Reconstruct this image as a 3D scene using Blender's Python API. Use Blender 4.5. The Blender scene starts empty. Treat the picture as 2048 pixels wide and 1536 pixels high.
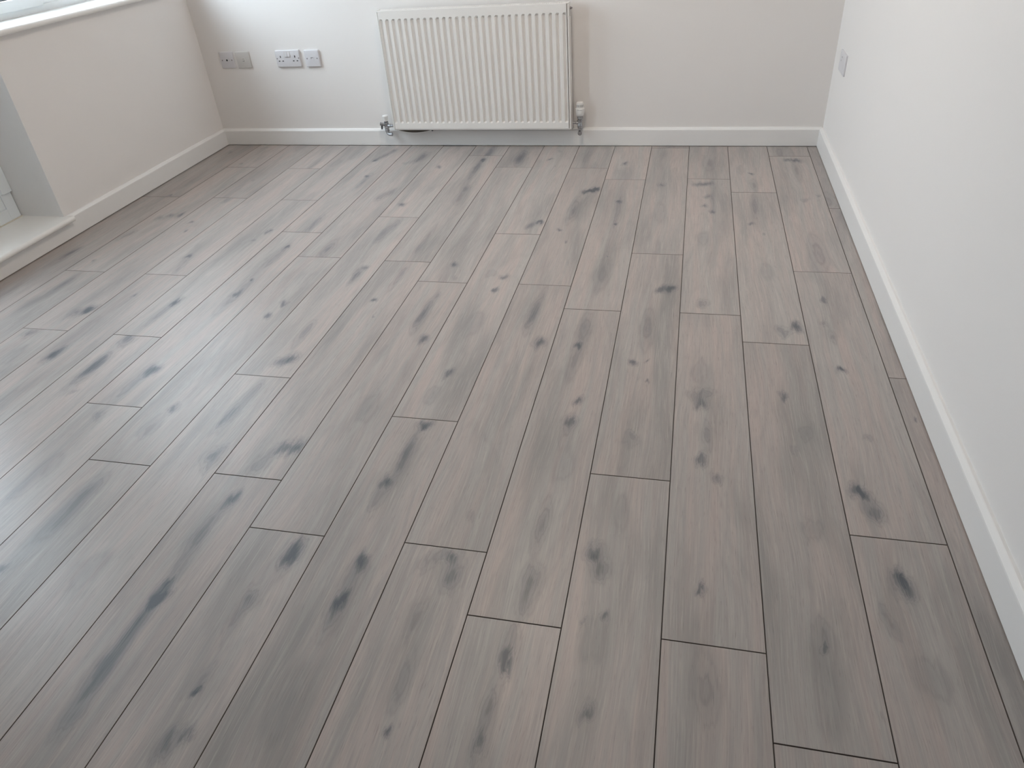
import bpy, bmesh, math, random
from mathutils import Vector, Matrix
random.seed(7)
C = bpy.context.scene.collection
SC = bpy.context.scene

# ---------------------------------------------------------------- camera
cam_d = bpy.data.cameras.new('camera')
cam = bpy.data.objects.new('camera', cam_d); C.objects.link(cam)
cam.location = (-0.5940, -3.8712, 1.2117)
cam.rotation_euler = (0.959071, 0.067646, 0.213951)
cam_d.sensor_width = 36.0
cam_d.lens = 36.0 * 1447.97 / 2048.0
cam_d.clip_start = 0.02
SC.camera = cam

# ---------------------------------------------------------------- sky, light, exposure
world = bpy.data.worlds.new('overcast_sky'); SC.world = world
world.use_nodes = True
bg = world.node_tree.nodes['Background']
bg.inputs['Color'].default_value = (0.78, 0.89, 1.0, 1)
bg.inputs['Strength'].default_value = 3.2
SC.view_settings.view_transform = 'Standard'
SC.view_settings.look = 'None'
SC.view_settings.gamma = 1.0
SC.view_settings.use_curve_mapping = False
SC.view_settings.exposure = 2.34
SC.cycles.use_denoising = True
SC.cycles.use_adaptive_sampling = True
SC.cycles.adaptive_threshold = .02
SC.cycles.max_bounces = 10
SC.cycles.diffuse_bounces = 7
SC.cycles.glossy_bounces = 5
SC.cycles.transparent_max_bounces = 10
SC.cycles.sample_clamp_indirect = 6.0

LAMP = 12.0     # ceiling light, warm

def portal(name, loc, rot, sx, sy):
    # marks a window opening for the sampler: it gives no light of its own
    d = bpy.data.lights.new(name, 'AREA'); d.shape = 'RECTANGLE'; d.size = sx; d.size_y = sy
    d.cycles.is_portal = True
    o = bpy.data.objects.new(name, d); C.objects.link(o); o.location = loc; o.rotation_euler = rot
    return o

# ---------------------------------------------------------------- helpers
def tag(o, label=None, cat=None, group=None, kind=None):
    if label: o['label'] = label
    if cat: o['category'] = cat
    if group: o['group'] = group
    if kind: o['kind'] = kind
    return o

def link(name, me, m=None, parent=None, loc=(0, 0, 0), rot=(0, 0, 0)):
    o = bpy.data.objects.new(name, me); C.objects.link(o)
    if m is not None and me is not None and not me.materials: me.materials.append(m)
    o.location = loc; o.rotation_euler = rot
    if parent is not None: o.parent = parent
    return o

def obj(name, bm, m, parent=None, loc=(0, 0, 0), rot=(0, 0, 0), smooth=False):
    bmesh.ops.recalc_face_normals(bm, faces=bm.faces)
    me = bpy.data.meshes.new(name); bm.to_mesh(me); bm.free()
    if smooth:
        for p in me.polygons: p.use_smooth = True
        me.set_sharp_from_angle(angle=math.radians(38))
    return link(name, me, m, parent, loc, rot)

def empty(name, loc, rot=(0, 0, 0)):
    o = bpy.data.objects.new(name, None); C.objects.link(o)
    o.location = loc; o.rotation_euler = rot; o.empty_display_size = .05
    return o

def box(bm, x0, x1, y0, y1, z0, z1, bev=0.0, seg=2):
    r = bmesh.ops.create_cube(bm, size=1.0)
    vs = r['verts']
    for v in vs:
        v.co = Vector(((x0 + x1) / 2 + v.co.x * (x1 - x0), (y0 + y1) / 2 + v.co.y * (y1 - y0), (z0 + z1) / 2 + v.co.z * (z1 - z0)))
    if bev:
        es = list({e for v in vs for e in v.link_edges})
        bmesh.ops.bevel(bm, geom=es, offset=bev, segments=seg, profile=.5, affect='EDGES')
    return bm

def nb(*a, **k):
    return box(bmesh.new(), *a, **k)

def lathe(bm, prof, n=32, M=None, ripple=None):
    # prof: list of (radius, height); closed with caps at both ends
    rings = []
    for i, (r, z) in enumerate(prof):
        ring = []
        for k in range(n):
            a = 2 * math.pi * k / n
            rr = r
            if ripple and ripple[0] <= i <= ripple[1]:
                rr = r * (1 - ripple[2] * (k % 2))
            co = Vector((rr * math.cos(a), rr * math.sin(a), z))
            ring.append(bm.verts.new(M @ co if M else co))
        rings.append(ring)
    for a, b in zip(rings, rings[1:]):
        for k in range(n):
            bm.faces.new((a[k], a[(k + 1) % n], b[(k + 1) % n], b[k]))
    bm.faces.new(rings[0][::-1]); bm.faces.new(rings[-1])
    return bm

def tube(bm, pts, r, n=10):
    pts = [Vector(p) for p in pts]
    rings = []
    for i, p in enumerate(pts):
        d = (pts[min(i + 1, len(pts) - 1)] - pts[max(i - 1, 0)]).normalized()
        up = Vector((0, 0, 1)) if abs(d.z) < .9 else Vector((1, 0, 0))
        s = d.cross(up).normalized(); u = s.cross(d)
        rr = r[i] if isinstance(r, (list, tuple)) else r
        rings.append([bm.verts.new(p + (s * math.cos(2 * math.pi * k / n) + u * math.sin(2 * math.pi * k / n)) * rr) for k in range(n)])
    for a, b in zip(rings, rings[1:]):
        for k in range(n):
            bm.faces.new((a[k], a[(k + 1) % n], b[(k + 1) % n], b[k]))
    bm.faces.new(rings[0][::-1]); bm.faces.new(rings[-1])
    return bm

def extrude_profile(bm, prof, a, b, axis):
    # prof: list of (d, z); axis(d, z, t) -> world point; swept from t=a to t=b
    A = [bm.verts.new(axis(d, z, a)) for d, z in prof]
    B = [bm.verts.new(axis(d, z, b)) for d, z in prof]
    n = len(prof)
    for i in range(n):
        bm.faces.new((A[i], A[(i + 1) % n], B[(i + 1) % n], B[i]))
    bm.faces.new(A[::-1]); bm.faces.new(B)
    return bm

# ---------------------------------------------------------------- materials
def srgb(r, g, b):
    f = lambda c: (c / 255 / 12.92) if c / 255 <= .04045 else ((c / 255 + .055) / 1.055) ** 2.4
    return (f(r), f(g), f(b), 1)

def mat(name, col, rough=.5, metal=0.0, spec=.5, bump=None):
    m = bpy.data.materials.new(name); m.use_nodes = True
    nt = m.node_tree; p = nt.nodes['Principled BSDF']
    p.inputs['Base Color'].default_value = col
    p.inputs['Roughness'].default_value = rough
    p.inputs['Metallic'].default_value = metal
    p.inputs['Specular IOR Level'].default_value = spec
    tc = nt.nodes.new('ShaderNodeTexCoord')
    n = nt.nodes.new('ShaderNodeTexNoise')
    sc, amt, dist = bump or (60, .02, .0003)
    n.inputs['Scale'].default_value = sc; n.inputs['Detail'].default_value = 3
    nt.links.new(tc.outputs['Object'], n.inputs['Vector'])
    # a faint unevenness in tone and relief
    mx = nt.nodes.new('ShaderNodeMix'); mx.data_type = 'RGBA'; mx.blend_type = 'MULTIPLY'
    mr = nt.nodes.new('ShaderNodeMapRange'); mr.inputs[3].default_value = 1 - amt; mr.inputs[4].default_value = 1.0
    nt.links.new(n.outputs['Fac'], mr.inputs[0])
    mx.inputs[0].default_value = 1.0; mx.inputs[6].default_value = col
    nt.links.new(mr.outputs[0], mx.inputs[7])
    nt.links.new(mx.outputs[2], p.inputs['Base Color'])
    b = nt.nodes.new('ShaderNodeBump'); b.inputs['Strength'].default_value = .35; b.inputs['Distance'].default_value = dist
    nt.links.new(n.outputs['Fac'], b.inputs['Height']); nt.links.new(b.outputs['Normal'], p.inputs['Normal'])
    return m

WALL = mat('matt_white_wall_paint', (.80, .770, .748, 1), .62, spec=.35, bump=(220, .012, .0004))
CEIL = mat('white_ceiling_paint', (.82, .81, .80, 1), .8, spec=.2, bump=(150, .02, .0003))
TRIM = mat('satin_white_trim_paint', (.80, .785, .77, 1), .33, spec=.5, bump=(35, .015, .0002))
SILLM = mat('gloss_white_sill_paint', (.82, .80, .77, 1), .22, spec=.5, bump=(25, .03, .0002))
UPVC = mat('white_plastic_frame', (.78, .825, .85, 1), .3, bump=(80, .01, .0001))
PLATE = mat('white_plastic_plate', (.66, .645, .665, 1), .3, bump=(80, .01, .0001))
PLATEW = mat('cream_plastic_plate', (.60, .575, .55, 1), .35, bump=(80, .01, .0001))
RAD = mat('white_radiator_enamel', (.81, .785, .755, 1), .28, bump=(50, .01, .0001))
CAPW = mat('white_valve_plastic', (.80, .79, .77, 1), .35, bump=(80, .01, .0001))
CHROME = mat('worn_chrome', (.46, .47, .49, 1), .24, metal=1.0, bump=(90, .1, .0004))
DARKMET = mat('dark_metal', (.09, .09, .095, 1), .4, metal=.6, bump=(90, .1, .0004))  # even dark metal for the spindle nut, drain spout and strip clip
DARK = mat('black_opening', (.008, .007, .007, 1), .7, bump=(40, .1, .0001))
GREY = mat('grey_mark', (.20, .19, .19, 1), .5, bump=(40, .05, .0001))
SCREW = mat('screw_cover_grey', (.28, .25, .26, 1), .4, bump=(40, .05, .0001))
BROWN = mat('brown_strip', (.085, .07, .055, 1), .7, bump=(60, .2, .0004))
GASKET = mat('black_rubber_gasket', (.02, .02, .022, 1), .6, bump=(60, .1, .0002))
UNDER = mat('dark_underlay', (.028, .025, .022, 1), .9, bump=(30, .3, .0005))
GROOVE = mat('dark_joint_bevel', (.14, .115, .10, 1), .7, bump=(200, .2, .0002))
CAULK = mat('yellowed_sealant', (.72, .67, .58, 1), .6, bump=(60, .2, .0006))
PAVE = mat('pale_outdoor_paving', (.36, .35, .33, 1), .9, bump=(3, .25, .003))

def glass_mat():
    m = bpy.data.materials.new('window_glass'); m.use_nodes = True
    nt = m.node_tree; nt.nodes.clear()
    out = nt.nodes.new('ShaderNodeOutputMaterial'); mix = nt.nodes.new('ShaderNodeMixShader')
    tr = nt.nodes.new('ShaderNodeBsdfTransparent'); tr.inputs[0].default_value = (.95, .97, .97, 1)
    gl = nt.nodes.new('ShaderNodeBsdfGlossy'); gl.inputs['Roughness'].default_value = .02
    # Schlick reflectance from |N.I|, the same on both faces of the pane
    ge = nt.nodes.new('ShaderNodeNewGeometry'); dt = nt.nodes.new('ShaderNodeVectorMath'); dt.operation = 'DOT_PRODUCT'
    nt.links.new(ge.outputs['Normal'], dt.inputs[0]); nt.links.new(ge.outputs['Incoming'], dt.inputs[1])
    def mm(op, a, b=None):
        n = nt.nodes.new('ShaderNodeMath'); n.operation = op
        for i, x in enumerate((a, b)):
            if x is None: continue
            if isinstance(x, (int, float)): n.inputs[i].default_value = x
            else: nt.links.new(x, n.inputs[i])
        return n.outputs[0]
    f5 = mm('POWER', mm('SUBTRACT', 1.0, mm('ABSOLUTE', dt.outputs['Value'])), 5.0)
    fr = mm('ADD', mm('MULTIPLY', f5, .9), .04)
    nt.links.new(fr, mix.inputs[0]); nt.links.new(tr.outputs[0], mix.inputs[1]); nt.links.new(gl.outputs[0], mix.inputs[2])
    nt.links.new(mix.outputs[0], out.inputs[0])
    return m
GLASS = glass_mat()

NSLOT = 10
def wood_mat(slots):
    m = bpy.data.materials.new('greywashed_oak_laminate'); m.use_nodes = True
    nt = m.node_tree; L = nt.links; P = nt.nodes['Principled BSDF']
    def N(t, **k):
        n = nt.nodes.new(t)
        for a, b in k.items(): setattr(n, a, b)
        return n
    def math_(op, a, b=None, c=None, clamp=False):
        n = N('ShaderNodeMath', operation=op); n.use_clamp = clamp
        for i, x in enumerate((a, b, c)):
            if x is None: continue
            if isinstance(x, (int, float)): n.inputs[i].default_value = x
            else: L.new(x, n.inputs[i])
        return n.outputs[0]
    def vmath(op, a, b=None):
        n = N('ShaderNodeVectorMath', operation=op)
        for i, x in enumerate((a, b)):
            if x is None: continue
            if isinstance(x, tuple): n.inputs[i].default_value = x
            else: L.new(x, n.inputs[i])
        return n
    def noise(vec, scale, detail=2, rough=.5):
        n = N('ShaderNodeTexNoise'); n.inputs['Scale'].default_value = scale
        n.inputs['Detail'].default_value = detail; n.inputs['Roughness'].default_value = rough
        L.new(vec, n.inputs['Vector']); return n
    def mixc(f, a, b, mode='MIX'):
        n = N('ShaderNodeMix', data_type='RGBA', blend_type=mode)
        if isinstance(f, float): n.inputs[0].default_value = f
        else: L.new(f, n.inputs[0])
        for i, x in ((6, a), (7, b)):
            if isinstance(x, tuple): n.inputs[i].default_value = x
            else: L.new(x, n.inputs[i])
        return n.outputs[2]
    def rng(x, a, b, c=0., d=1.):
        n = N('ShaderNodeMapRange'); L.new(x, n.inputs[0])
        for i, v in enumerate((a, b, c, d)): n.inputs[i + 1].default_value = v
        return n.outputs[0]
    tc = N('ShaderNodeTexCoord'); oi = N('ShaderNodeObjectInfo')
    sep = N('ShaderNodeSeparateXYZ'); L.new(tc.outputs['Object'], sep.inputs[0])
    X, Y = sep.outputs[0], sep.outputs[1]
    rz = math_('MULTIPLY', oi.outputs['Random'], 40.0)
    def comb(x, y, z):
        n = N('ShaderNodeCombineXYZ')
        for i, v in enumerate((x, y, z)):
            if isinstance(v, (int, float)): n.inputs[i].default_value = v
            else: L.new(v, n.inputs[i])
        return n.outputs[0]
    flat = comb(X, Y, 0.0)
    # ragged edges of the stains: warp the position along and across the grain
    w1 = noise(comb(math_('MULTIPLY', X, 32.), math_('MULTIPLY', Y, 7.), rz), 1.0, 4, .62)
    sc_ = N('ShaderNodeSeparateColor'); L.new(w1.outputs['Color'], sc_.inputs[0])
    px = math_('MULTIPLY_ADD', math_('SUBTRACT', sc_.outputs[0], .5), .026, X)
    py = math_('MULTIPLY_ADD', math_('SUBTRACT', sc_.outputs[1], .5), .13, Y)
    pos = comb(px, py, 0.0)      # no implicit conversions ahead of the long sum: keeps the shader stack short
    total = 0.0
    for i in range(slots):
        k = N('ShaderNodeAttribute', attribute_type='OBJECT', attribute_name='stain_%d' % i)
        d = N('ShaderNodeAttribute', attribute_type='OBJECT', attribute_name='spread_%d' % i)
        q = vmath('SUBTRACT', pos, k.outputs['Vector']).outputs[0]
        q = vmath('MULTIPLY', q, d.outputs['Vector']).outputs[0]
        e = vmath('DOT_PRODUCT', q, q).outputs['Value']
        g = math_('POWER', .3679, e)
        s = N('ShaderNodeSeparateXYZ'); L.new(k.outputs['Vector'], s.inputs[0])
        total = math_('MULTIPLY_ADD', g, s.outputs[2], total)
    # grain bends round the stains
    bend = noise(comb(math_('MULTIPLY', X, 5.), math_('MULTIPLY', Y, 1.3), math_('ADD', rz, 7.)), 1.0, 2)
    gx = math_('ADD', math_('MULTIPLY_ADD', total, .012, X), math_('MULTIPLY', math_('SUBTRACT', bend.outputs['Fac'], .5), .06))
    fine = noise(comb(math_('MULTIPLY', gx, 330.), math_('MULTIPLY', Y, 8.), rz), 1.0, 3, .6).outputs['Fac']
    pore = noise(comb(math_('MULTIPLY', gx, 620.), math_('MULTIPLY', Y, 26.), math_('ADD', rz, 3.)), 1.0, 2, .6).outputs['Fac']
    band = noise(comb(math_('MULTIPLY', gx, 34.), math_('MULTIPLY', Y, 1.1), math_('ADD', rz, 11.)), 1.0, 3, .55).outputs['Fac']
    wide = noise(comb(math_('MULTIPLY', gx, 11.), math_('MULTIPLY', Y, 1.6), math_('ADD', rz, 17.)), 1.0, 2, .5).outputs['Fac']
    # cathedral rings
    ring = math_('SINE', math_('MULTIPLY', noise(comb(math_('MULTIPLY', gx, 9.), math_('MULTIPLY', Y, 1.0), math_('ADD', rz, 23.)), 1.0, 1, .4).outputs['Fac'], 85.))
    pink, grey, pale, cool, dark = srgb(175, 162, 156), srgb(164, 159, 155), srgb(196, 186, 178), srgb(136, 133, 131), srgb(72, 78, 86)
    col = mixc(rng(band, .36, .64), pink, grey)
    col = mixc(math_('MULTIPLY', rng(wide, .46, .72), .75), col, cool)
    col = mixc(math_('MULTIPLY', rng(band, .56, .8), .35), col, pale)
    col = mixc(math_('MULTIPLY', rng(ring, .2, 1.0), .13), col, cool)
    col = mixc(math_('MULTIPLY', rng(fine, .52, .8), .52), col, pale)
    col = mixc(math_('MULTIPLY', rng(fine, .48, .22), .40), col, cool)
    col = mixc(math_('MULTIPLY', rng(pore, .40, .24), .45), col, srgb(104, 98, 95))
    # stains: soft grey halo, then the dark blue-grey heart, both broken up along the grain
    brk = math_('ADD', rng(fine, .25, .75, .55, 1.25), math_('MULTIPLY', math_('SUBTRACT', w1.outputs['Fac'], .5), .9))
    t = math_('MULTIPLY', total, brk)
    col = mixc(rng(t, .05, .62, 0., .62), col, srgb(112, 113, 117))
    col = mixc(rng(t, .40, 1.0, 0., .86), col, dark)
    # growth rings close in round the knots
    halo = math_('MULTIPLY', rng(total, .06, .3), rng(total, 1.0, .5))
    col = mixc(math_('MULTIPLY', math_('MULTIPLY', rng(math_('SINE', math_('MULTIPLY_ADD', total, 30., math_('MULTIPLY', fine, 5.))), .0, 1.0), halo), .28), col, srgb(108, 104, 103))
    tone = rng(oi.outputs['Random'], 0., 1., .95, 1.05)
    col = mixc(1.0, col, comb(tone, tone, tone), 'MULTIPLY')
    L.new(col, P.inputs['Base Color'])
    P.inputs['Specular IOR Level'].default_value = .5
    L.new(rng(fine, .2, .8, .46, .36), P.inputs['Roughness'])
    b = N('ShaderNodeBump'); b.inputs['Strength'].default_value = .25; b.inputs['Distance'].default_value = .0006
    L.new(math_('ADD', fine, math_('MULTIPLY', pore, .6)), b.inputs['Height']); L.new(b.outputs['Normal'], P.inputs['Normal'])
    return m
# the same laminate, with room for as many stains as a plank has
WOOD = {n: wood_mat(n) for n in (3, 5, 7, NSLOT)}

# ---------------------------------------------------------------- room shell
XL, XR = -3.305, 0.063            # faces of the left and right walls
YF, ZC = -7.00, 2.40              # wall behind the camera, ceiling
TILT = math.atan(-0.01411)        # the back wall runs a hair off square
YB0 = 0.0121 + 0.0173             # back wall face at x = 0
def yb(x, off=0.0): return YB0 - 0.01411 * x - off
TH = .30
DY0, DY1 = -2.50, -1.283          # door opening
WY0, WY1 = -1.283, -0.10          # window opening
ZS, ZT = .828, 2.10               # under the window board, head of the openings

bm = nb(XL - TH - .02, XR + .2, YF - .2, .35, -.20, -.012)
floor = tag(obj('floor', bm, UNDER), kind='structure')
bm = nb(XL - TH, XR + .2, YF - .2, .35, ZC, ZC + .15)
tag(obj('ceiling', bm, CEIL), kind='structure')
bm = bmesh.new()
A = [bm.verts.new((x, yb(x), z)) for x, z in ((XL - .02, -.012), (XR + .02, -.012), (XR + .02, ZC), (XL - .02, ZC))]
B = [bm.verts.new((v.co.x, .34, v.co.z)) for v in A]
bm.faces.new(A); bm.faces.new(B[::-1])
for i in range(4): bm.faces.new((A[i], A[(i + 1) % 4], B[(i + 1) % 4], B[i]))
tag(obj('wall_back', bm, WALL), kind='structure')
tag(obj('wall_right', nb(XR, XR + .2, YF, yb(XR) + .0, -.012, ZC), WALL), kind='structure')
tag(obj('wall_front', nb(XL - TH, XR + .2, YF - .2, YF, -.012, ZC), WALL), kind='structure')
bm = bmesh.new()
yc = yb(XL)
box(bm, XL - TH, XL, YF, DY0, -.012, ZC)
box(bm, XL - TH, XL, DY1, yc, -.012, ZS)
box(bm, XL - TH, XL, WY1, yc, ZS, ZC)
box(bm, XL - TH, XL, DY0, WY1, ZT, ZC)
box(bm, XL - TH, XL, DY0, DY1, -.012, .070)
tag(obj('wall_left', bm, WALL), kind='structure')
tag(obj('paving', nb(-16, XL - TH, -14, 10, -.30, -.12), PAVE), kind='structure')

portal('door_portal', (XL - TH - .03, (DY0 + DY1) / 2, 1.1), (0, -math.pi / 2, 0), 2.0, DY1 - DY0)
portal('window_portal', (XL - TH - .03, (WY0 + WY1) / 2, 1.47), (0, -math.pi / 2, 0), 1.28, WY1 - WY0)

# skirting boards
SK = [(0, .003), (.018, .003), (.018, .0795), (.0172, .0835), (.0085, .0915), (.0065, .0928), (0, .0932)]
ca, sa = math.cos(TILT), math.sin(TILT)
bm = extrude_profile(bmesh.new(), SK, XL + .004, XR - .004, lambda d, z, t: Vector((t, yb(t) - d, z)))
tag(obj('baseboard_back', bm, TRIM), kind='structure')
bm = extrude_profile(bmesh.new(), SK, YF + .002, yb(XL) - .0185, lambda d, z, t: Vector((XL + d, t, z)))
tag(obj('baseboard_left', bm, TRIM), kind='structure')
bm = extrude_profile(bmesh.new(), SK, YF + .002, yb(XR) - .0185, lambda d, z, t: Vector((XR - d, t, z)))
tag(obj('baseboard_right', bm, TRIM), kind='structure')

# ---------------------------------------------------------------- the room's ceiling light
lamp = tag(empty('ceiling_light', (-1.25, -1.40, ZC)), 'round white flush light on the ceiling', 'lamp')
obj('light_base', lathe(bmesh.new(), [(.17, -.001), (.17, -.030), (.160, -.034)], 40), TRIM, lamp, smooth=True)
LM = bpy.data.materials.new('lit_warm_diffuser'); LM.use_nodes = True
pb = LM.node_tree.nodes['Principled BSDF']
pb.inputs['Emission Color'].default_value = (1.0, .87, .74, 1); pb.inputs['Emission Strength'].default_value = LAMP
obj('diffuser', lathe(bmesh.new(), [(.158, -.034), (.155, -.055), (.13, -.072), (.07, -.080), (.01, -.082)], 40), LM, lamp, smooth=True)

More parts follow.
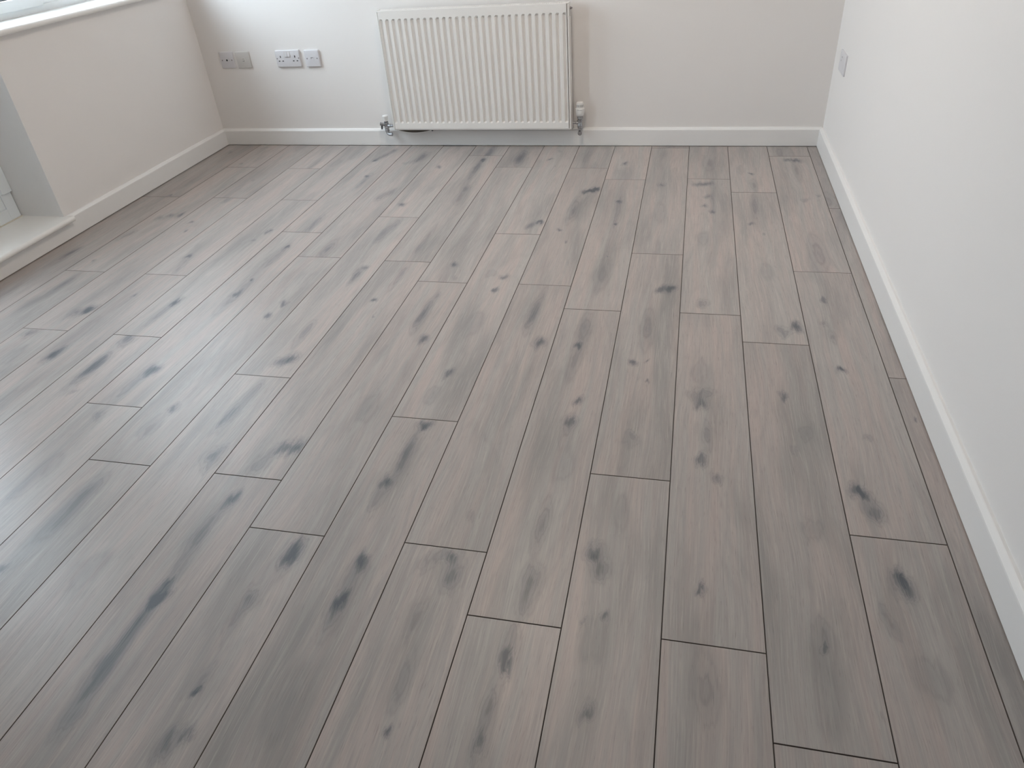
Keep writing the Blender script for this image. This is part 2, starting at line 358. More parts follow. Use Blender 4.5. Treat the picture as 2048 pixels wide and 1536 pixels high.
# ---------------------------------------------------------------- floor planks
W, LEN, GAP, CH = .192, 1.2615, .0010, .0008
JOINTS = {0: [-.807, -2.043], 1: [-.138, -1.399, -2.665], 2: [-.632, -1.894, -3.165], 3: [-.467, -1.732, -2.993],
          4: [-.009, -1.29, -2.548], 5: [-.484, -1.74, -3.0], 6: [-.326, -1.576, -2.834], 7: [-1.138, -2.39],
          8: [-.32, -1.585, -2.844], 9: [-.136, -1.424, -2.681], 10: [-.987, -2.246], 11: [-1.412, -2.679],
          12: [-1.175, -2.445], 13: [-.804, -2.067], 14: [-.354, -1.616], 15: [-.789, -2.062], 16: [-.337, -1.613], 17: [-.786, -2.05]}
KNOTS = [(-3.178,-1.449,0.010,0.034,0.70),(-3.008,-1.055,0.016,0.017,0.55),(-2.968,-1.032,0.016,0.017,0.55),(-2.927,-1.009,0.016,0.017,0.55),(-2.916,-1.023,0.010,0.023,0.60),
 (-3.043,-1.278,0.013,0.026,0.40),(-3.029,-1.230,0.013,0.026,0.40),(-3.011,-1.518,0.007,0.009,0.60),(-2.810,-1.092,0.010,0.012,0.80),(-2.773,-1.192,0.007,0.009,0.70),
 (-2.784,-0.817,0.015,0.026,0.50),(-3.142,-0.772,0.010,0.012,0.70),(-3.013,-0.281,0.010,0.012,0.60),(-3.195,-0.078,0.010,0.012,0.60),(-3.015,0.001,0.015,0.018,0.40),
 (-2.793,-0.528,0.010,0.012,0.40),(-2.369,-1.178,0.011,0.014,0.90),(-2.389,-1.279,0.010,0.012,0.60),(-2.598,-1.444,0.011,0.014,0.90),(-2.565,-1.567,0.015,0.038,0.35),
 (-2.586,-1.498,0.015,0.038,0.35),(-2.202,-1.328,0.010,0.012,0.80),(-2.202,-1.417,0.015,0.090,0.50),(-2.197,-1.741,0.022,0.119,0.50),(-2.204,-1.745,0.013,0.015,0.60),
 (-2.201,-1.633,0.007,0.009,0.60),(-2.190,-1.101,0.015,0.084,0.60),(-2.013,-1.339,0.020,0.073,0.60),(-2.404,-1.829,0.013,0.015,0.90),(-2.414,-1.894,0.015,0.071,0.50),
 (-2.613,-1.774,0.007,0.009,0.80),(-2.759,-1.942,0.020,0.022,0.60),(-2.723,-1.903,0.020,0.022,0.60),(-2.718,-1.900,0.015,0.019,0.80),(-2.983,-1.726,0.015,0.033,0.40),
 (-2.822,-2.093,0.020,0.028,0.60),(-2.623,-2.201,0.015,0.030,1.00),(-2.768,-2.232,0.025,0.059,0.30),(-2.421,-2.092,0.025,0.033,0.70),(-2.422,-2.216,0.020,0.035,0.50),
 (-2.426,-2.282,0.015,0.028,0.50),(-2.208,-2.262,0.020,0.023,0.60),(-1.979,-1.784,0.013,0.015,0.80),(-1.994,-1.892,0.011,0.014,0.80),(-1.805,-1.977,0.015,0.062,0.50),
 (-1.803,-2.172,0.020,0.022,0.80),(-1.778,-2.139,0.020,0.022,0.80),(-2.230,-0.182,0.015,0.033,0.60),(-2.208,-0.121,0.015,0.033,0.60),(-2.186,-0.061,0.015,0.033,0.60),
 (-2.232,-0.212,0.009,0.011,0.70),(-2.174,-0.543,0.015,0.084,0.60),(-2.185,-0.472,0.009,0.011,0.70),(-1.984,-0.149,0.022,0.053,0.70),(-2.046,-0.263,0.015,0.017,0.30),
 (-2.022,-0.237,0.015,0.017,0.30),(-1.997,-0.210,0.015,0.017,0.30),(-2.002,-0.752,0.018,0.039,0.50),(-1.970,-0.681,0.018,0.039,0.50),(-1.839,-0.325,0.011,0.014,0.80),
 (-1.863,-0.833,0.014,0.017,0.90),(-1.631,-0.344,0.015,0.136,0.70),(-1.625,-0.113,0.020,0.090,0.55),(-1.628,-0.208,0.009,0.011,0.70),(-1.613,-0.636,0.015,0.036,0.60),
 (-1.605,-0.751,0.020,0.068,0.40),(-1.433,-0.152,0.018,0.102,0.60),(-1.274,-0.192,0.011,0.014,0.80),(-1.244,-0.060,0.010,0.012,0.30),(-1.229,-0.312,0.005,0.006,0.50),
 (-0.884,-0.252,0.011,0.014,0.80),(-1.031,-0.653,0.015,0.017,0.75),(-1.009,-0.638,0.015,0.017,0.75),(-0.987,-0.624,0.015,0.017,0.75),(-0.983,-0.619,0.011,0.014,0.70),
 (-1.053,-0.864,0.018,0.102,0.60),(-1.081,-1.093,0.009,0.011,0.80),(-1.038,-1.199,0.005,0.006,0.70),(-1.212,-1.055,0.015,0.017,0.75),(-1.183,-1.023,0.015,0.017,0.75),
 (-1.174,-1.011,0.011,0.014,0.70),(-0.862,-0.878,0.013,0.281,0.45),(-0.858,-1.013,0.007,0.009,0.70),(-0.865,-0.763,0.010,0.012,0.60),(-0.859,-1.314,0.005,0.006,0.60),
 (-0.859,-1.484,0.025,0.094,0.40),(-1.831,-1.171,0.015,0.058,0.55),(-1.810,-1.065,0.015,0.058,0.55),(-1.783,-1.482,0.010,0.012,0.70),(-1.795,-1.553,0.015,0.046,0.70),
 (-1.623,-1.255,0.011,0.141,0.45),(-1.621,-1.545,0.013,0.082,0.50),(-1.648,-1.742,0.010,0.012,0.80),(-1.606,-1.844,0.005,0.006,0.60),(-1.436,-1.439,0.011,0.014,0.80),
 (-1.400,-1.562,0.010,0.012,0.30),(-1.436,-1.832,0.015,0.075,0.70),(-1.385,-1.998,0.015,0.019,0.90),(-1.424,-1.691,0.010,0.027,0.35),(-1.217,-1.521,0.013,0.015,0.80),
 (-1.228,-1.631,0.010,0.012,0.90),(-1.272,-1.499,0.020,0.025,0.30),(-1.059,-1.796,0.015,0.073,0.70),(-1.003,-1.977,0.018,0.022,0.90),(-1.047,-1.657,0.010,0.080,0.30),
 (-0.872,-1.857,0.018,0.075,0.50),(-0.884,-1.979,0.011,0.014,0.90),(-0.849,-1.766,0.011,0.014,0.60),(-0.878,-2.055,0.015,0.079,0.40),(-1.244,-2.160,0.011,0.014,0.90),
 (-1.244,-1.868,0.030,0.070,0.30),(-0.690,-0.545,0.015,0.019,0.70),(-0.681,-0.874,0.025,0.109,0.30),(-0.529,-0.530,0.020,0.022,0.70),(-0.486,-0.529,0.020,0.022,0.70),
 (-0.486,-0.691,0.013,0.015,0.60),(-0.500,-0.805,0.010,0.012,0.70),(-0.466,-0.858,0.010,0.012,0.60),(-0.462,-0.700,0.010,0.212,0.40),(-0.505,-1.142,0.025,0.050,0.30),
 (-0.504,-1.656,0.018,0.019,0.45),(-0.286,-0.390,0.009,0.011,0.80),(-0.281,-0.533,0.015,0.057,0.40),(-0.292,-0.786,0.013,0.090,0.50),(-0.315,-0.985,0.010,0.012,0.70),
 (-0.271,-1.089,0.005,0.006,0.50),(-0.113,-0.199,0.015,0.017,0.60),(-0.086,-0.202,0.015,0.017,0.60),(-0.059,-0.206,0.015,0.017,0.60),(-0.081,-0.344,0.015,0.123,0.40),
 (-0.024,-0.656,0.009,0.011,0.60),(-0.083,-0.714,0.014,0.017,0.50),(-0.092,-1.257,0.025,0.122,0.50),(-0.118,-1.604,0.009,0.011,0.80),(-0.137,-1.760,0.010,0.012,0.40),
 (-0.118,-1.831,0.010,0.037,0.40),(-0.119,-2.027,0.011,0.014,0.95),(-0.218,-1.785,0.014,0.021,1.00),(-0.260,-1.814,0.018,0.020,0.50),(-0.646,-1.590,0.017,0.018,0.75),
 (-0.614,-1.569,0.017,0.018,0.75),(-0.603,-1.557,0.010,0.012,0.60),(-0.673,-1.847,0.018,0.083,0.50),(-0.705,-2.051,0.010,0.012,0.80),(-0.661,-2.032,0.005,0.006,0.60),
 (-0.280,-1.407,0.025,0.071,0.25),(-0.511,-2.074,0.025,0.045,0.30),(-2.424,-2.288,0.020,0.071,0.60),(-2.393,-2.395,0.010,0.012,0.50),(-2.225,-2.350,0.020,0.078,0.50),
 (-2.201,-2.254,0.015,0.018,0.50),(-2.224,-2.500,0.015,0.017,0.50),(-2.012,-2.431,0.013,0.015,0.70),(-2.024,-2.526,0.022,0.044,0.40),(-1.819,-2.447,0.017,0.050,0.75),
 (-1.808,-2.328,0.015,0.044,0.50),(-1.770,-2.633,0.022,0.028,0.70),(-1.599,-2.574,0.015,0.017,0.60),(-1.578,-2.557,0.015,0.017,0.60),(-1.554,-2.543,0.015,0.019,0.90),
 (-1.624,-2.626,0.020,0.032,0.50),(-1.628,-2.755,0.014,0.017,0.90),(-1.632,-2.789,0.015,0.024,0.55),(-1.643,-2.883,0.017,0.049,0.70),(-1.632,-2.990,0.015,0.048,0.35),
 (-1.634,-3.020,0.010,0.011,0.60),(-1.633,-3.060,0.015,0.017,0.80),(-2.023,-2.796,0.020,0.046,0.50),(-2.018,-2.895,0.020,0.050,0.35),(-1.398,-2.881,0.017,0.030,0.80),
 (-1.465,-2.869,0.015,0.017,0.30),(-1.444,-2.858,0.015,0.017,0.30),(-1.410,-2.948,0.025,0.043,0.30),(-1.841,-3.023,0.030,0.050,0.30),(-2.205,-2.733,0.025,0.045,0.35),
 (-2.214,-2.818,0.020,0.026,0.30),(-2.050,-3.052,0.010,0.012,0.70),(-1.247,-2.422,0.015,0.017,0.60),(-1.231,-2.412,0.015,0.017,0.60),(-1.247,-2.542,0.015,0.065,0.70),
 (-1.265,-2.648,0.014,0.017,0.90),(-1.267,-2.703,0.015,0.027,0.40),(-1.262,-2.279,0.020,0.042,0.35),(-1.426,-2.361,0.025,0.055,0.35),(-0.839,-2.249,0.011,0.014,0.85),
 (-0.849,-2.344,0.014,0.017,0.70),(-0.844,-2.249,0.020,0.036,0.35),(-0.849,-2.388,0.015,0.040,0.50),(-0.836,-2.526,0.025,0.052,0.30),(-0.857,-2.737,0.013,0.059,0.60),
 (-0.869,-2.668,0.025,0.030,0.30),(-0.848,-2.895,0.020,0.026,0.60),(-0.831,-2.887,0.014,0.015,0.50),(-0.814,-2.882,0.014,0.015,0.50),(-1.226,-2.910,0.013,0.016,0.95),
 (-1.231,-2.965,0.020,0.036,0.50),(-1.035,-2.855,0.017,0.019,0.80),(-1.017,-2.917,0.020,0.030,0.65),(-1.090,-2.890,0.015,0.017,0.35),(-1.066,-2.864,0.015,0.017,0.35),
 (-0.729,-2.796,0.015,0.019,1.00),(-0.708,-2.845,0.018,0.024,0.60),(-0.682,-2.685,0.020,0.049,0.30),(-0.656,-2.156,0.005,0.006,0.60),(-0.679,-2.409,0.020,0.025,0.40),
 (-1.024,-2.731,0.010,0.012,0.30),(-0.505,-2.218,0.015,0.019,0.75),(-0.527,-2.183,0.015,0.017,0.35),(-0.505,-2.172,0.015,0.017,0.35),(-0.482,-2.161,0.015,0.017,0.35),
 (-0.490,-2.368,0.010,0.046,0.50),(-0.504,-2.468,0.011,0.014,0.70),(-0.467,-2.512,0.011,0.014,0.60),(-0.290,-2.153,0.010,0.012,0.90),(-0.245,-2.320,0.015,0.027,0.35),
 (-0.279,-2.390,0.010,0.012,0.30),(-0.267,-2.659,0.025,0.028,0.30),(-0.147,-2.527,0.014,0.017,1.00),(-0.129,-2.588,0.018,0.029,0.70),(-0.160,-2.508,0.014,0.017,0.60),
 (-0.097,-2.325,0.010,0.012,0.35),(-0.112,-2.778,0.013,0.016,0.90),(-0.109,-2.801,0.018,0.020,0.60),(0.030,-2.229,0.005,0.006,0.60),(-0.502,-2.848,0.010,0.012,0.40),
 (-1.234,-3.012,0.012,0.015,0.95),(-1.231,-3.056,0.018,0.030,0.50),(-1.429,-3.033,0.020,0.025,0.45),(-1.434,-3.089,0.015,0.037,0.40),(-1.393,-2.906,0.015,0.017,0.60),
 (-1.629,-3.062,0.011,0.014,0.80),(-1.636,-3.131,0.017,0.061,0.80),(-1.632,-3.247,0.021,0.045,0.70),(-1.610,-3.215,0.005,0.006,0.70),(-1.625,-3.345,0.020,0.031,0.50),
 (-1.669,-3.321,0.006,0.007,0.60),(-1.418,-3.253,0.007,0.009,0.90),(-1.423,-3.217,0.013,0.025,0.40),(-1.432,-3.162,0.010,0.018,0.40),(-1.417,-3.354,0.013,0.021,0.70),
 (-1.384,-3.339,0.010,0.011,0.50),(-1.396,-3.323,0.010,0.011,0.50),(-1.240,-3.246,0.035,0.076,0.30),(-1.061,-3.022,0.015,0.036,0.40),(-1.043,-3.141,0.015,0.037,0.40),
 (-1.035,-3.273,0.006,0.007,0.90),(-1.043,-3.204,0.013,0.032,0.35),(-0.870,-3.195,0.013,0.044,0.60),(-0.872,-3.265,0.012,0.015,0.60),(-0.852,-2.952,0.015,0.027,0.50),
 (-0.861,-3.093,0.011,0.014,0.95),(-0.859,-3.047,0.015,0.032,0.50),(-0.688,-2.975,0.007,0.009,0.80),(-0.730,-2.982,0.006,0.007,0.40),(-0.696,-3.175,0.011,0.014,0.85),
 (-0.702,-3.023,0.025,0.041,0.30),(-0.505,-2.854,0.006,0.007,0.50),(-0.491,-3.087,0.020,0.040,0.35),(-0.277,-2.944,0.015,0.038,0.35),(-0.280,-2.970,0.006,0.007,0.50),
 (-0.289,-3.067,0.025,0.074,0.25),(-0.104,-2.997,0.030,0.037,0.30),(-0.149,-2.904,0.010,0.020,0.35),(-0.161,-2.868,0.010,0.020,0.35)]

_plank_cache = {}
def plank_mesh(w, l, slots):
    key = (round(w, 4), round(l, 3), slots)
    if key in _plank_cache: return _plank_cache[key]
    bm = bmesh.new()
    hx, hy = w / 2, l / 2
    def ring(a, z): return [bm.verts.new(p) for p in ((-hx + a, -hy + a, z), (hx - a, -hy + a, z), (hx - a, hy - a, z), (-hx + a, hy - a, z))]
    r0, r1, r2 = ring(0, -.008), ring(0, -CH), ring(CH, 0.0)
    bm.faces.new(r2); bm.faces.new(r0[::-1])
    for a, b, mi in ((r0, r1, 1), (r1, r2, 1)):
        for i in range(4):
            f = bm.faces.new((a[i], a[(i + 1) % 4], b[(i + 1) % 4], b[i])); f.material_index = mi
    bmesh.ops.recalc_face_normals(bm, faces=bm.faces)
    me = bpy.data.meshes.new('floor_plank'); bm.to_mesh(me); bm.free()
    me.materials.append(WOOD[slots]); me.materials.append(GROOVE)
    _plank_cache[key] = me
    return me
for r in range(0, 18):
    x0, x1 = -r * W, -(r - 1) * W
    if r == 0: x1 = XR - .010
    if r == 17: x0 = XL + .010
    xm = (x0 + x1) / 2
    js = list(JOINTS[r])
    while js[-1] > YF + .2: js.append(js[-1] - LEN)
    top = yb(xm) - .012
    if r == 10: top = yb(xm) - .0245        # this plank stops short of the skirting: black gap
    edges = [top] + [j for j in js if j > YF + .02] + [YF + .006]
    for ya, yb_ in zip(edges, edges[1:]):
        y1, y0 = ya - (GAP / 2 if ya != top else 0), yb_ + GAP / 2
        xa, xb = x0 + GAP / 2, x1 - GAP / 2
        cx, cy = (xa + xb) / 2, (y0 + y1) / 2
        ks = [k for k in KNOTS if x0 <= k[0] < x1 and yb_ <= k[1] < ya]
        ks.sort(key=lambda k: -k[4] * (k[2] * k[3]) ** .35)
        ks = [(k[0] - cx, k[1] - cy, k[2], k[3], k[4]) for k in ks[:NSLOT]]
        while len(ks) < 3 or (cy < -3.2 and len(ks) < 6):
            ks.append((random.uniform(-.05, .05), random.uniform(y0 - cy, y1 - cy), random.uniform(.014, .03), random.uniform(.05, .16), random.uniform(.15, .35)))
        slots = min(n for n in WOOD if n >= len(ks))
        ks += [(0, 0, 1, 1, 0)] * (slots - len(ks))
        o = link('floor_plank', plank_mesh(xb - xa, y1 - y0, slots), None, floor, (cx, cy, random.uniform(-.00025, 0)))
        for i, k in enumerate(ks):
            o['stain_%d' % i] = [float(k[0]), float(k[1]), float(k[4])]
            o['spread_%d' % i] = [1.0 / (k[2] * 1.25), 1.0 / (k[3] * 1.4), 0.0]

# ---------------------------------------------------------------- window and its board
XF = XL - .185                     # room side of the window frame
FR = .058
win = tag(empty('window_1', (XF, (WY0 + WY1) / 2, ZS)), kind='structure')
def P_(o, parent):                 # keep world placement under a parent
    o.parent = parent; o.matrix_parent_inverse = Matrix.Translation(-Vector(parent.location)); return o
MY = -.715                         # mullion
def rail(name, x0, x1, y0, y1, z0, z1, m, parent, bev=.004):
    return P_(obj(name, nb(x0, x1, y0, y1, z0, z1, bev=bev), m), parent)
# board: bullnosed, a little proud of the wall
def board(name, x_back, x_nose, y0, y1, z0, z1, m, parent):
    r = (z1 - z0) / 2
    prof = [(x_back, z0), (x_nose - r, z0)] + [(x_nose - r + r * math.sin(a), (z0 + z1) / 2 - r * math.cos(a)) for a in [math.pi * i / 8 for i in range(1, 8)]] + [(x_nose - r, z1), (x_back, z1)]
    bm = extrude_profile(bmesh.new(), prof, y0, y1, lambda d, z, t: Vector((d, t, z)))
    o = obj(name, bm, m, smooth=True)
    return P_(o, parent)
board('window_board', XF - .01, XL + .034, WY0 - .012, WY1 + .03, ZS, .853, SILLM, win)
z0 = .853
rail('frame_bottom', XF - .06, XF, WY0, WY1, z0 - .02, z0 + .030, UPVC, win)
rail('frame_head', XF - .06, XF, WY0, WY1, ZT - FR, ZT, UPVC, win)
rail('frame_jamb', XF - .06, XF, WY0, WY0 + FR, z0 + .030, ZT - FR, UPVC, win)
rail('frame_jamb', XF - .06, XF, WY1 - FR, WY1, z0 + .030, ZT - FR, UPVC, win)
rail('mullion', XF - .06, XF, MY - .022, MY + .03, z0 + .030, ZT - FR, UPVC, win)
def sash(name, ya, yb2, xo):
    s = tag(P_(empty(name, (XF, (ya + yb2) / 2, z0 + .03)), win))
    s.matrix_parent_inverse = Matrix.Translation(-Vector(win.location))
    za, zb = z0 + .024, ZT - FR + .006
    bm = bmesh.new(); w = .044
    box(bm, XF - .05, XF + xo, ya, yb2, za, za + w, .003); box(bm, XF - .05, XF + xo, ya, yb2, zb - w, zb, .003)
    box(bm, XF - .05, XF + xo, ya, ya + w, za + w, zb - w, .003); box(bm, XF - .05, XF + xo, yb2 - w, yb2, za + w, zb - w, .003)
    f = P_(obj('sash_frame', bm, UPVC), s)
    bm = bmesh.new(); g = .005
    xg = XF - .012
    box(bm, xg - .006, xg + .006, ya + w, yb2 - w, za + w, za + w + g); box(bm, xg - .006, xg + .006, ya + w, yb2 - w, zb - w - g, zb - w)
    box(bm, xg - .006, xg + .006, ya + w, ya + w + g, za + w + g, zb - w - g); box(bm, xg - .006, xg + .006, yb2 - w - g, yb2 - w, za + w + g, zb - w - g)
    P_(obj('gasket', bm, GASKET), s)
    P_(obj('glass_pane', nb(XF - .035, XF - .011, ya + w - .002, yb2 - w + .002, za + w - .002, zb - w + .002), GLASS), s)
    return s
sash('opening_sash', WY0 + FR - .008, MY - .016, .012)
sash('fixed_light', MY + .024, WY1 - FR + .008, -.004)

# ---------------------------------------------------------------- glazed door in its deep reveal
XD = XL - .225
door = tag(empty('door_1', (XD, (DY0 + DY1) / 2, .07)), kind='structure')
board('door_board', XD - .06, XL + .046, DY0 - .012, DY1 + .012, .070, .0945, SILLM, door)
jy = DY1 - .004
rail('frame_jamb', XD - .07, XD, jy - .055, jy, .0975, ZT, UPVC, door, .002)
rail('frame_jamb', XD - .07, XD, DY0, DY0 + .06, .0975, ZT, UPVC, door, .002)
rail('frame_head', XD - .07, XD, DY0 + .06, jy - .055, ZT - .06, ZT, UPVC, door, .002)
rail('threshold', XD - .07, XD + .001, DY0 + .06, jy - .055, .0975, .150, UPVC, door, .002)
rail('cover_strip', XD, XD + .010, jy - .050, jy + .003, .212, ZT - .01, UPVC, door, .002)
rail('sealant_bead', XD - .02, XD + .006, DY0 + .01, jy + .002, .0940, .0985, CAULK, door, .001)
leaf = P_(empty('door_leaf', (XD, (DY0 + DY1) / 2, .15)), door)
PY = DY1 - .60                     # unseen solid panel, added to cut sky light on the reveal; glazed leaf beyond
rail('side_panel', XD - .05, XD - .004, PY, jy - .055, .150, ZT - .06, UPVC, door, .002)
rail('frame_post', XD - .07, XD, PY - .05, PY, .150, ZT - .06, UPVC, door, .002)
la, lb, lz, lt = DY0 + .064, PY - .054, .154, ZT - .064
bm = bmesh.new(); w = .10
box(bm, XD - .06, XD + .008, la, lb, lz, lz + w, .003); box(bm, XD - .06, XD + .008, la, lb, lt - w, lt, .003)
box(bm, XD - .06, XD + .008, la, la + w, lz + w, lt - w, .003); box(bm, XD - .06, XD + .008, lb - w, lb, lz + w, lt - w, .003)
P_(obj('leaf_frame', bm, UPVC), leaf)
P_(obj('glass_pane', nb(XD - .04, XD - .016, la + w - .003, lb - w + .003, lz + w - .003, lt - w + .003), GLASS), leaf)
bm = bmesh.new()
box(bm, XD + .008, XD + .018, la + .03, la + .06, .98, 1.16, .004); box(bm, XD + .018, XD + .05, la + .038, la + .052, 1.09, 1.105, .004); box(bm, XD + .04, XD + .055, la + .038, la + .16, 1.088, 1.107, .005)
P_(obj('door_handle', bm, CHROME), leaf)

# ---------------------------------------------------------------- wall plates
# local frame of a plate: x to the right along the wall, -y out of the wall, z up, origin at the plate's centre on the wall face
def plate(name, loc, rotz, w, h, t, m, label, cat, bev=.0035, group=None):
    r = tag(empty(name, loc, (0, 0, rotz)), label, cat, group)
    bm = nb(-w / 2, w / 2, -t, .0, -h / 2, h / 2, bev=0)
    es = [e for e in bm.edges if all(v.co.y < -t + .0001 for v in e.verts)]
    vert = [e for e in bm.edges if abs(e.verts[0].co.y - e.verts[1].co.y) > .001]
    bmesh.ops.bevel(bm, geom=es + vert, offset=bev, segments=3, profile=.55, affect='EDGES')
    obj('faceplate', bm, m, r, smooth=True)
    return r
def screw(r, x, z, t, rad=.0037):
    bm = bmesh.new(); lathe(bm, [(rad, 0), (rad, .0006), (rad * .7, .0009)], 14, Matrix.Translation((x, -t + .0002, z)) @ Matrix.Rotation(math.pi / 2, 4, 'X'))
    obj('screw', bm, SCREW, r)
def slot(r, name, x, z, w, h, t, m=DARK, d=.0005):
    obj(name, nb(x - w / 2, x + w / 2, -t - d, -t + .0006, z - h / 2, z + h / 2), m, r)

def on_back(x): return (x, yb(x), 0)
def BW(x, z): return (x, yb(x), z)

# coaxial aerial plate
r = plate('aerial_socket', BW(-3.149, .472), TILT, .086, .086, .0065, PLATE, 'pale plate with a black round centre hole between two screws, nearest the left corner', 'socket')
bm = bmesh.new(); lathe(bm, [(.0085, 0), (.0085, .0012), (.0075, .0016)], 24, Matrix.Translation((0, -.0063, 0)) @ Matrix.Rotation(math.pi / 2, 4, 'X'))
obj('connector_ring', bm, PLATE, r, smooth=True)
bm = bmesh.new(); lathe(bm, [(.0052, 0), (.0052, .0004)], 20, Matrix.Translation((0, -.0078, 0)) @ Matrix.Rotation(math.pi / 2, 4, 'X'))
obj('connector_hole', bm, DARK, r)
screw(r, -.030, 0, .0065); screw(r, .030, 0, .0065)
# telephone plate
r = plate('telephone_socket', BW(-3.046, .470), TILT, .086, .086, .0065, PLATEW, 'cream telephone plate with a small centre slot, touching the plate with the black hole', 'socket')
bm = bmesh.new()
box(bm, -.012, .012, -.0080, -.006, -.010, .012, .0008)
obj('port_module', bm, PLATEW, r)
slot(r, 'port_slot', 0.001, -.0045, .012, .0028, .0080, GREY)
slot(r, 'port_slot', 0.001, .0060, .010, .0016, .0080, GREY)
# double switched power outlet
r = plate('power_outlet', BW(-2.766, .4725), TILT, .146, .086, .0115, PLATE, 'white double power outlet with two rocker switches and two sets of pin holes', 'socket', .004)
T = .0115
for sx in (-1, 1):
    cx = sx * .0435
    slot(r, 'earth_hole', cx, .0105, .0050, .0105, T)
    slot(r, 'pin_hole', cx - .0112, -.0115, .0090, .0046, T)
    slot(r, 'pin_hole', cx + .0112, -.0115, .0090, .0046, T)
    screw(r, sx * .0650, .002, T)
    bm = bmesh.new()
    x0, x1 = sx * .0085 - .0072, sx * .0085 + .0072
    vs = [bm.verts.new(p) for p in ((x0, -T + .001, .010), (x1, -T + .001, .010), (x1, -T + .001, .033), (x0, -T + .001, .033), (x0, -T - .0036, .0105), (x1, -T - .0036, .0105), (x1, -T - .0008, .0325), (x0, -T - .0008, .0325))]
    for f in ((0, 1, 5, 4), (1, 2, 6, 5), (2, 3, 7, 6), (3, 0, 4, 7), (4, 5, 6, 7), (3, 2, 1, 0)): bm.faces.new([vs[i] for i in f])
    obj('rocker_switch', bm, PLATE, r)
obj('switch_bezel', nb(-.0185, .0185, -T - .0003, -T + .001, .0085, .0345), PLATEW, r)
# single data plate
r = plate('data_socket', BW(-2.6205, .4705), TILT, .086, .086, .0115, PLATE, 'white single plate with a small slot between two screws, right of the double outlet', 'socket', .004)
screw(r, -.030, 0, T); screw(r, .030, 0, T)
obj('port_module', nb(-.011, .011, -T - .0010, -T + .001, -.011, .0085, bev=.0005), PLATE, r)
slot(r, 'port_slot', 0, .0045, .014, .0028, T + .0010, GREY)
slot(r, 'port_slot', -.0055, .0005, .0028, .006, T + .0010, GREY)
# right wall plate
r = plate('blank_plate', (XR, -.207, .4375), -math.pi / 2, .146, .086, .007, PLATE, 'white double plate with two small marks, alone on the right wall', 'socket', .003)
screw(r, -.017, .020, .007, .0035); screw(r, -.034, .003, .007, .0035)

# ---------------------------------------------------------------- radiator
# local frame: x along the wall from the radiator's left edge, -y into the room from the wall face, z up from the floor
RX0, RW, RZ0, RZ1 = -2.178, .993, .103, .700
RF, RB = -.084, -.022              # front and back faces, measured from the wall
rad = tag(empty('radiator', BW(RX0, 0), (0, 0, TILT)), 'white ribbed panel radiator hung on the back wall with chrome valves', 'radiator')
NT, PITCH, TW, SL, SR, DEP = 29, .0339, .0195, .0065, .0042, .0095
ins = .0100                        # the front sheet stands inside the side covers
fw = RW - 2 * ins
first = (fw - PITCH * (NT - 1)) / 2
xs = [(0.0, 0)]
for i in range(NT):
    c = first + i * PITCH
    xs += [(c - TW / 2, 0), (c - TW / 2 + SL, 1), (c + TW / 2 - SR, 1), (c + TW / 2, 0)]
xs.append((fw, 0))
zb, zt = RZ0 + .008, RZ1 - .003
zs = [(zb, 0), (zb + .030, 0), (zb + .038, 1), (zt - .045, 1), (zt - .037, 0), (zt, 0)]
bm = bmesh.new()
G = [[bm.verts.new((ins + x, RF + (DEP if (a and b) else 0), z)) for x, a in xs] for z, b in zs]
for j in range(len(zs) - 1):
    for i in range(len(xs) - 1):
        bm.faces.new((G[j][i], G[j][i + 1], G[j + 1][i + 1], G[j + 1][i]))
# folded rim of the sheet
rim = [G[0][i] for i in range(len(xs))] + [G[j][-1] for j in range(1, len(zs))] + [G[-1][i] for i in range(len(xs) - 2, -1, -1)] + [G[j][0] for j in range(len(zs) - 2, 0, -1)]
bk = [bm.verts.new((v.co.x, v.co.y + .016, v.co.z)) for v in rim]
n = len(rim)
for i in range(n): bm.faces.new((rim[i], bk[i], bk[(i + 1) % n], rim[(i + 1) % n]))
bmesh.ops.bevel(bm, geom=[e for e in bm.edges if all(abs(v.co.y - RF) < 1e-5 for v in e.verts) and any(len(f.verts) == 4 and abs(f.normal.y) < .5 for f in e.link_faces)] , offset=.0015, segments=2, affect='EDGES')
fp = obj('front_panel', bm, RAD, rad)
# back sheet with shallow vertical pressings
bm = bmesh.new()
xs2 = [(0.006, 0)]
for i in range(NT):
    c = ins + first + i * PITCH
    xs2 += [(c - .008, 0), (c - .003, 1), (c + .003, 1), (c + .008, 0)]
xs2.append((RW - .006, 0))
rows = []
for y in (RB, RB - .003):
    rows.append([[bm.verts.new((x, y + (.004 if a else 0) - .004, z)) for x, a in xs2] for z in (RZ0 + .012, RZ1 - .012)])
for rr in rows:
    for i in range(len(xs2) - 1): bm.faces.new((rr[0][i], rr[0][i + 1], rr[1][i + 1], rr[1][i]))
obj('back_panel', bm, RAD, rad)
for name, x0, x1 in (('side_panel', 0.0, .0072), ('side_panel', RW - .0072, RW)):
    bm = nb(x0, x1, RF + .0025, RB, RZ0, RZ1)
    es = [e for e in bm.edges if abs(e.verts[0].co.x - e.verts[1].co.x) > .001]
    bmesh.ops.bevel(bm, geom=es, offset=.007, segments=3, affect='EDGES')
    s = obj(name, bm, RAD, rad, smooth=True)
    if x0 > .5:
        obj('air_vent', lathe(bmesh.new(), [(.006, 0), (.006, .006), (.0035, .007), (.0035, .011)], 12, Matrix.Translation((x1, -.040, RZ1 - .028)) @ Matrix.Rotation(math.pi / 2, 4, 'Y')), SCREW, s)
        bm = bmesh.new(); box(bm, x1 - .0006, x1 + .0006, -.052, -.046, RZ1 - .062, RZ1 - .030)
        obj('cover_slit', bm, GREY, s)
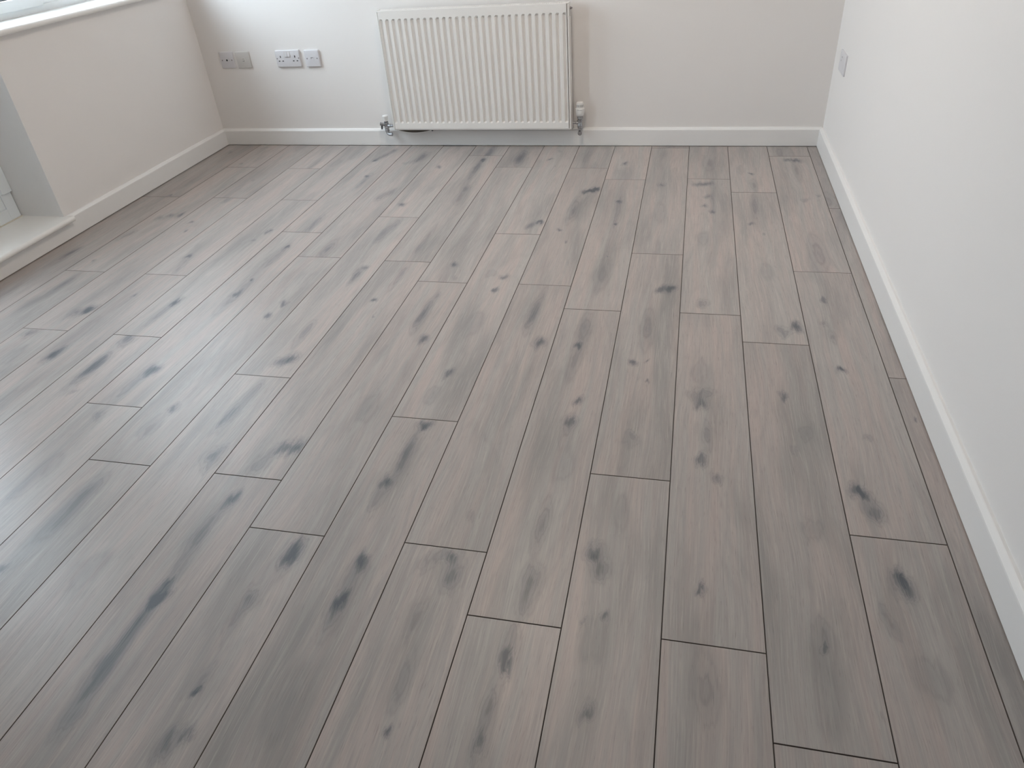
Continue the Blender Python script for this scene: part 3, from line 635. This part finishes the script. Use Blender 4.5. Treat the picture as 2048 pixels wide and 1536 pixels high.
# rolled lower lip seen under the front sheet
bm = nb(.005, RW - .005, RF + .004, RF + .016, RZ0 + .0005, RZ0 + .0085, bev=.002)
obj('bottom_rail', bm, RAD, rad)
# slotted top grille
bm = bmesh.new()
gy0, gy1, gz = RF + .0045, RB - .001, RZ1 - .004
for a, b in ((gy0, gy0 + .013), (gy0 + .025, gy0 + .033), (gy1 - .013, gy1)): box(bm, .004, RW - .004, a, b, gz, gz + .0025)
x = .012
while x < RW - .012:
    for a, b in ((gy0 + .013, gy0 + .025), (gy0 + .033, gy1 - .013)): box(bm, x, x + .0045, a, b, gz + .0002, gz + .0024)
    x += .0105
obj('top_grille', bm, RAD, rad)
obj('inner_fins', nb(.02, RW - .02, RF + .018, RB - .008, RZ0 + .03, RZ1 - .05), GREY, rad)
for bx in (.17, RW - .17):
    obj('wall_bracket', nb(bx - .015, bx + .015, RB - .004, -.0005, RZ0 + .05, RZ1 - .03, bev=.002), RAD, rad)

# thermostatic valve at the right end (axis upright)
VX, VY = RW + .042, -.044
tv = obj('thermostatic_valve', lathe(bmesh.new(), [(.0105, .112), (.0125, .114), (.0125, .120), (.0115, .122), (.0115, .136), (.0135, .138), (.0135, .146), (.011, .148), (.011, .152)], 24), CHROME, rad, (VX, VY, 0), smooth=True)
tag(tv, 'chrome thermostatic valve with a white ribbed head')
obj('union_tail', lathe(bmesh.new(), [(.0095, 0), (.0095, .012), (.0065, .014), (.0065, .030)], 20, Matrix.Translation((-.008, 0, .129)) @ Matrix.Rotation(-math.pi / 2, 4, 'Y')), CHROME, tv, smooth=True)
bm = lathe(bmesh.new(), [(.0130, .100), (.0140, .102), (.0140, .112), (.0130, .114)], 6)
obj('hex_nut', bm, CHROME, tv)
bm = tube(bmesh.new(), [(0, 0, .103), (0, 0, .094), (0, -.001, .088), (0, -.006, .082), (0, -.012, .0795), (0, -.017, .0785)], [.0095, .0098, .0105, .0112, .0115, .0112], 18)
obj('elbow', bm, CHROME, tv, smooth=True)
obj('collar', lathe(bmesh.new(), [(.0125, .152), (.0150, .153), (.0150, .162), (.0135, .163), (.0135, .168)], 24, ripple=(1, 2, .05)), CHROME, tv)
hd = obj('thermostat_head', lathe(bmesh.new(), [(.0170, .166), (.0205, .170), (.0235, .182), (.0245, .196), (.0245, .203), (.0205, .205), (.0200, .208), (.0200, .226), (.0185, .232), (.0150, .2345)], 40, ripple=(2, 4, .03)), CAPW, tv, smooth=True)
tag(hd, 'white ribbed thermostat head')
bm = bmesh.new()
for i in range(-4, 5):
    a = math.radians(-90 + 14 + i * 15)
    M = Matrix.Rotation(a, 4, 'Z')
    v0 = len(bm.verts)
    box(bm, .0192, .0203, -.0010, .0010, .2120, .2235)
    bm.verts.ensure_lookup_table()
    bmesh.ops.transform(bm, matrix=M, verts=bm.verts[v0:])
o = obj('vent_slots', bm, GREY, tv)
bm = bmesh.new()
for i, (aa, wd, hh) in enumerate(((-15, .0022, .006), (2, .0013, .004), (14, .0013, .004), (27, .0013, .004))):
    M = Matrix.Rotation(math.radians(-90 + aa), 4, 'Z')
    v0 = len(bm.verts)
    box(bm, .0235, .0248, -wd / 2, wd / 2, .196, .196 + hh)
    bm.verts.ensure_lookup_table()
    bmesh.ops.transform(bm, matrix=M, verts=bm.verts[v0:])
obj('setting_marks', bm, GREY, tv)

# lockshield valve with drain-off at the left end
LX, LY = -.055, -.046
lv = obj('lockshield_valve', lathe(bmesh.new(), [(.0105, .098), (.0125, .101), (.0125, .109), (.0115, .111), (.0115, .128), (.0130, .130), (.0130, .138), (.0095, .140)], 24), CHROME, rad, (LX, LY, 0), smooth=True)
tag(lv, 'chrome lockshield valve with a drain spout and a white cap')
obj('spindle_nut', lathe(bmesh.new(), [(.0115, .138), (.0115, .146), (.0090, .147)], 6), DARKMET, lv)
hc = obj('valve_cap', lathe(bmesh.new(), [(.0110, .144), (.0125, .146), (.0148, .168), (.0165, .169), (.0165, .173), (.0150, .175)], 32), CAPW, lv, smooth=True)
tag(hc, 'white push-on cap')
obj('union_tail', lathe(bmesh.new(), [(.0095, 0), (.0095, .014), (.0065, .016), (.0065, .046)], 20, Matrix.Translation((.010, 0, .119)) @ Matrix.Rotation(math.pi / 2, 4, 'Y')), CHROME, lv, smooth=True)
bm = tube(bmesh.new(), [(-.008, -.002, .124), (-.020, -.004, .128), (-.034, -.006, .130)], [.0085, .0085, .0095], 16)
obj('drain_arm', bm, CHROME, lv, smooth=True)
bm = tube(bmesh.new(), [(-.024, -.005, .128), (-.025, -.008, .116), (-.026, -.010, .102)], [.0055, .0052, .0045], 12)
obj('drain_spout', bm, DARKMET, lv, smooth=True)
bm = lathe(bmesh.new(), [(.0125, .088), (.0138, .090), (.0138, .099), (.0125, .101)], 6)
obj('hex_nut', bm, CHROME, lv)
bm = tube(bmesh.new(), [(0, 0, .091), (0, 0, .083), (.003, -.001, .077), (.010, -.002, .0735), (.020, -.003, .0725), (.028, -.003, .0725)], [.0088, .0092, .0098, .0100, .0100, .0100], 16)
obj('elbow', bm, CHROME, lv, smooth=True)

# brown strip sagging from the underside, with a white edge
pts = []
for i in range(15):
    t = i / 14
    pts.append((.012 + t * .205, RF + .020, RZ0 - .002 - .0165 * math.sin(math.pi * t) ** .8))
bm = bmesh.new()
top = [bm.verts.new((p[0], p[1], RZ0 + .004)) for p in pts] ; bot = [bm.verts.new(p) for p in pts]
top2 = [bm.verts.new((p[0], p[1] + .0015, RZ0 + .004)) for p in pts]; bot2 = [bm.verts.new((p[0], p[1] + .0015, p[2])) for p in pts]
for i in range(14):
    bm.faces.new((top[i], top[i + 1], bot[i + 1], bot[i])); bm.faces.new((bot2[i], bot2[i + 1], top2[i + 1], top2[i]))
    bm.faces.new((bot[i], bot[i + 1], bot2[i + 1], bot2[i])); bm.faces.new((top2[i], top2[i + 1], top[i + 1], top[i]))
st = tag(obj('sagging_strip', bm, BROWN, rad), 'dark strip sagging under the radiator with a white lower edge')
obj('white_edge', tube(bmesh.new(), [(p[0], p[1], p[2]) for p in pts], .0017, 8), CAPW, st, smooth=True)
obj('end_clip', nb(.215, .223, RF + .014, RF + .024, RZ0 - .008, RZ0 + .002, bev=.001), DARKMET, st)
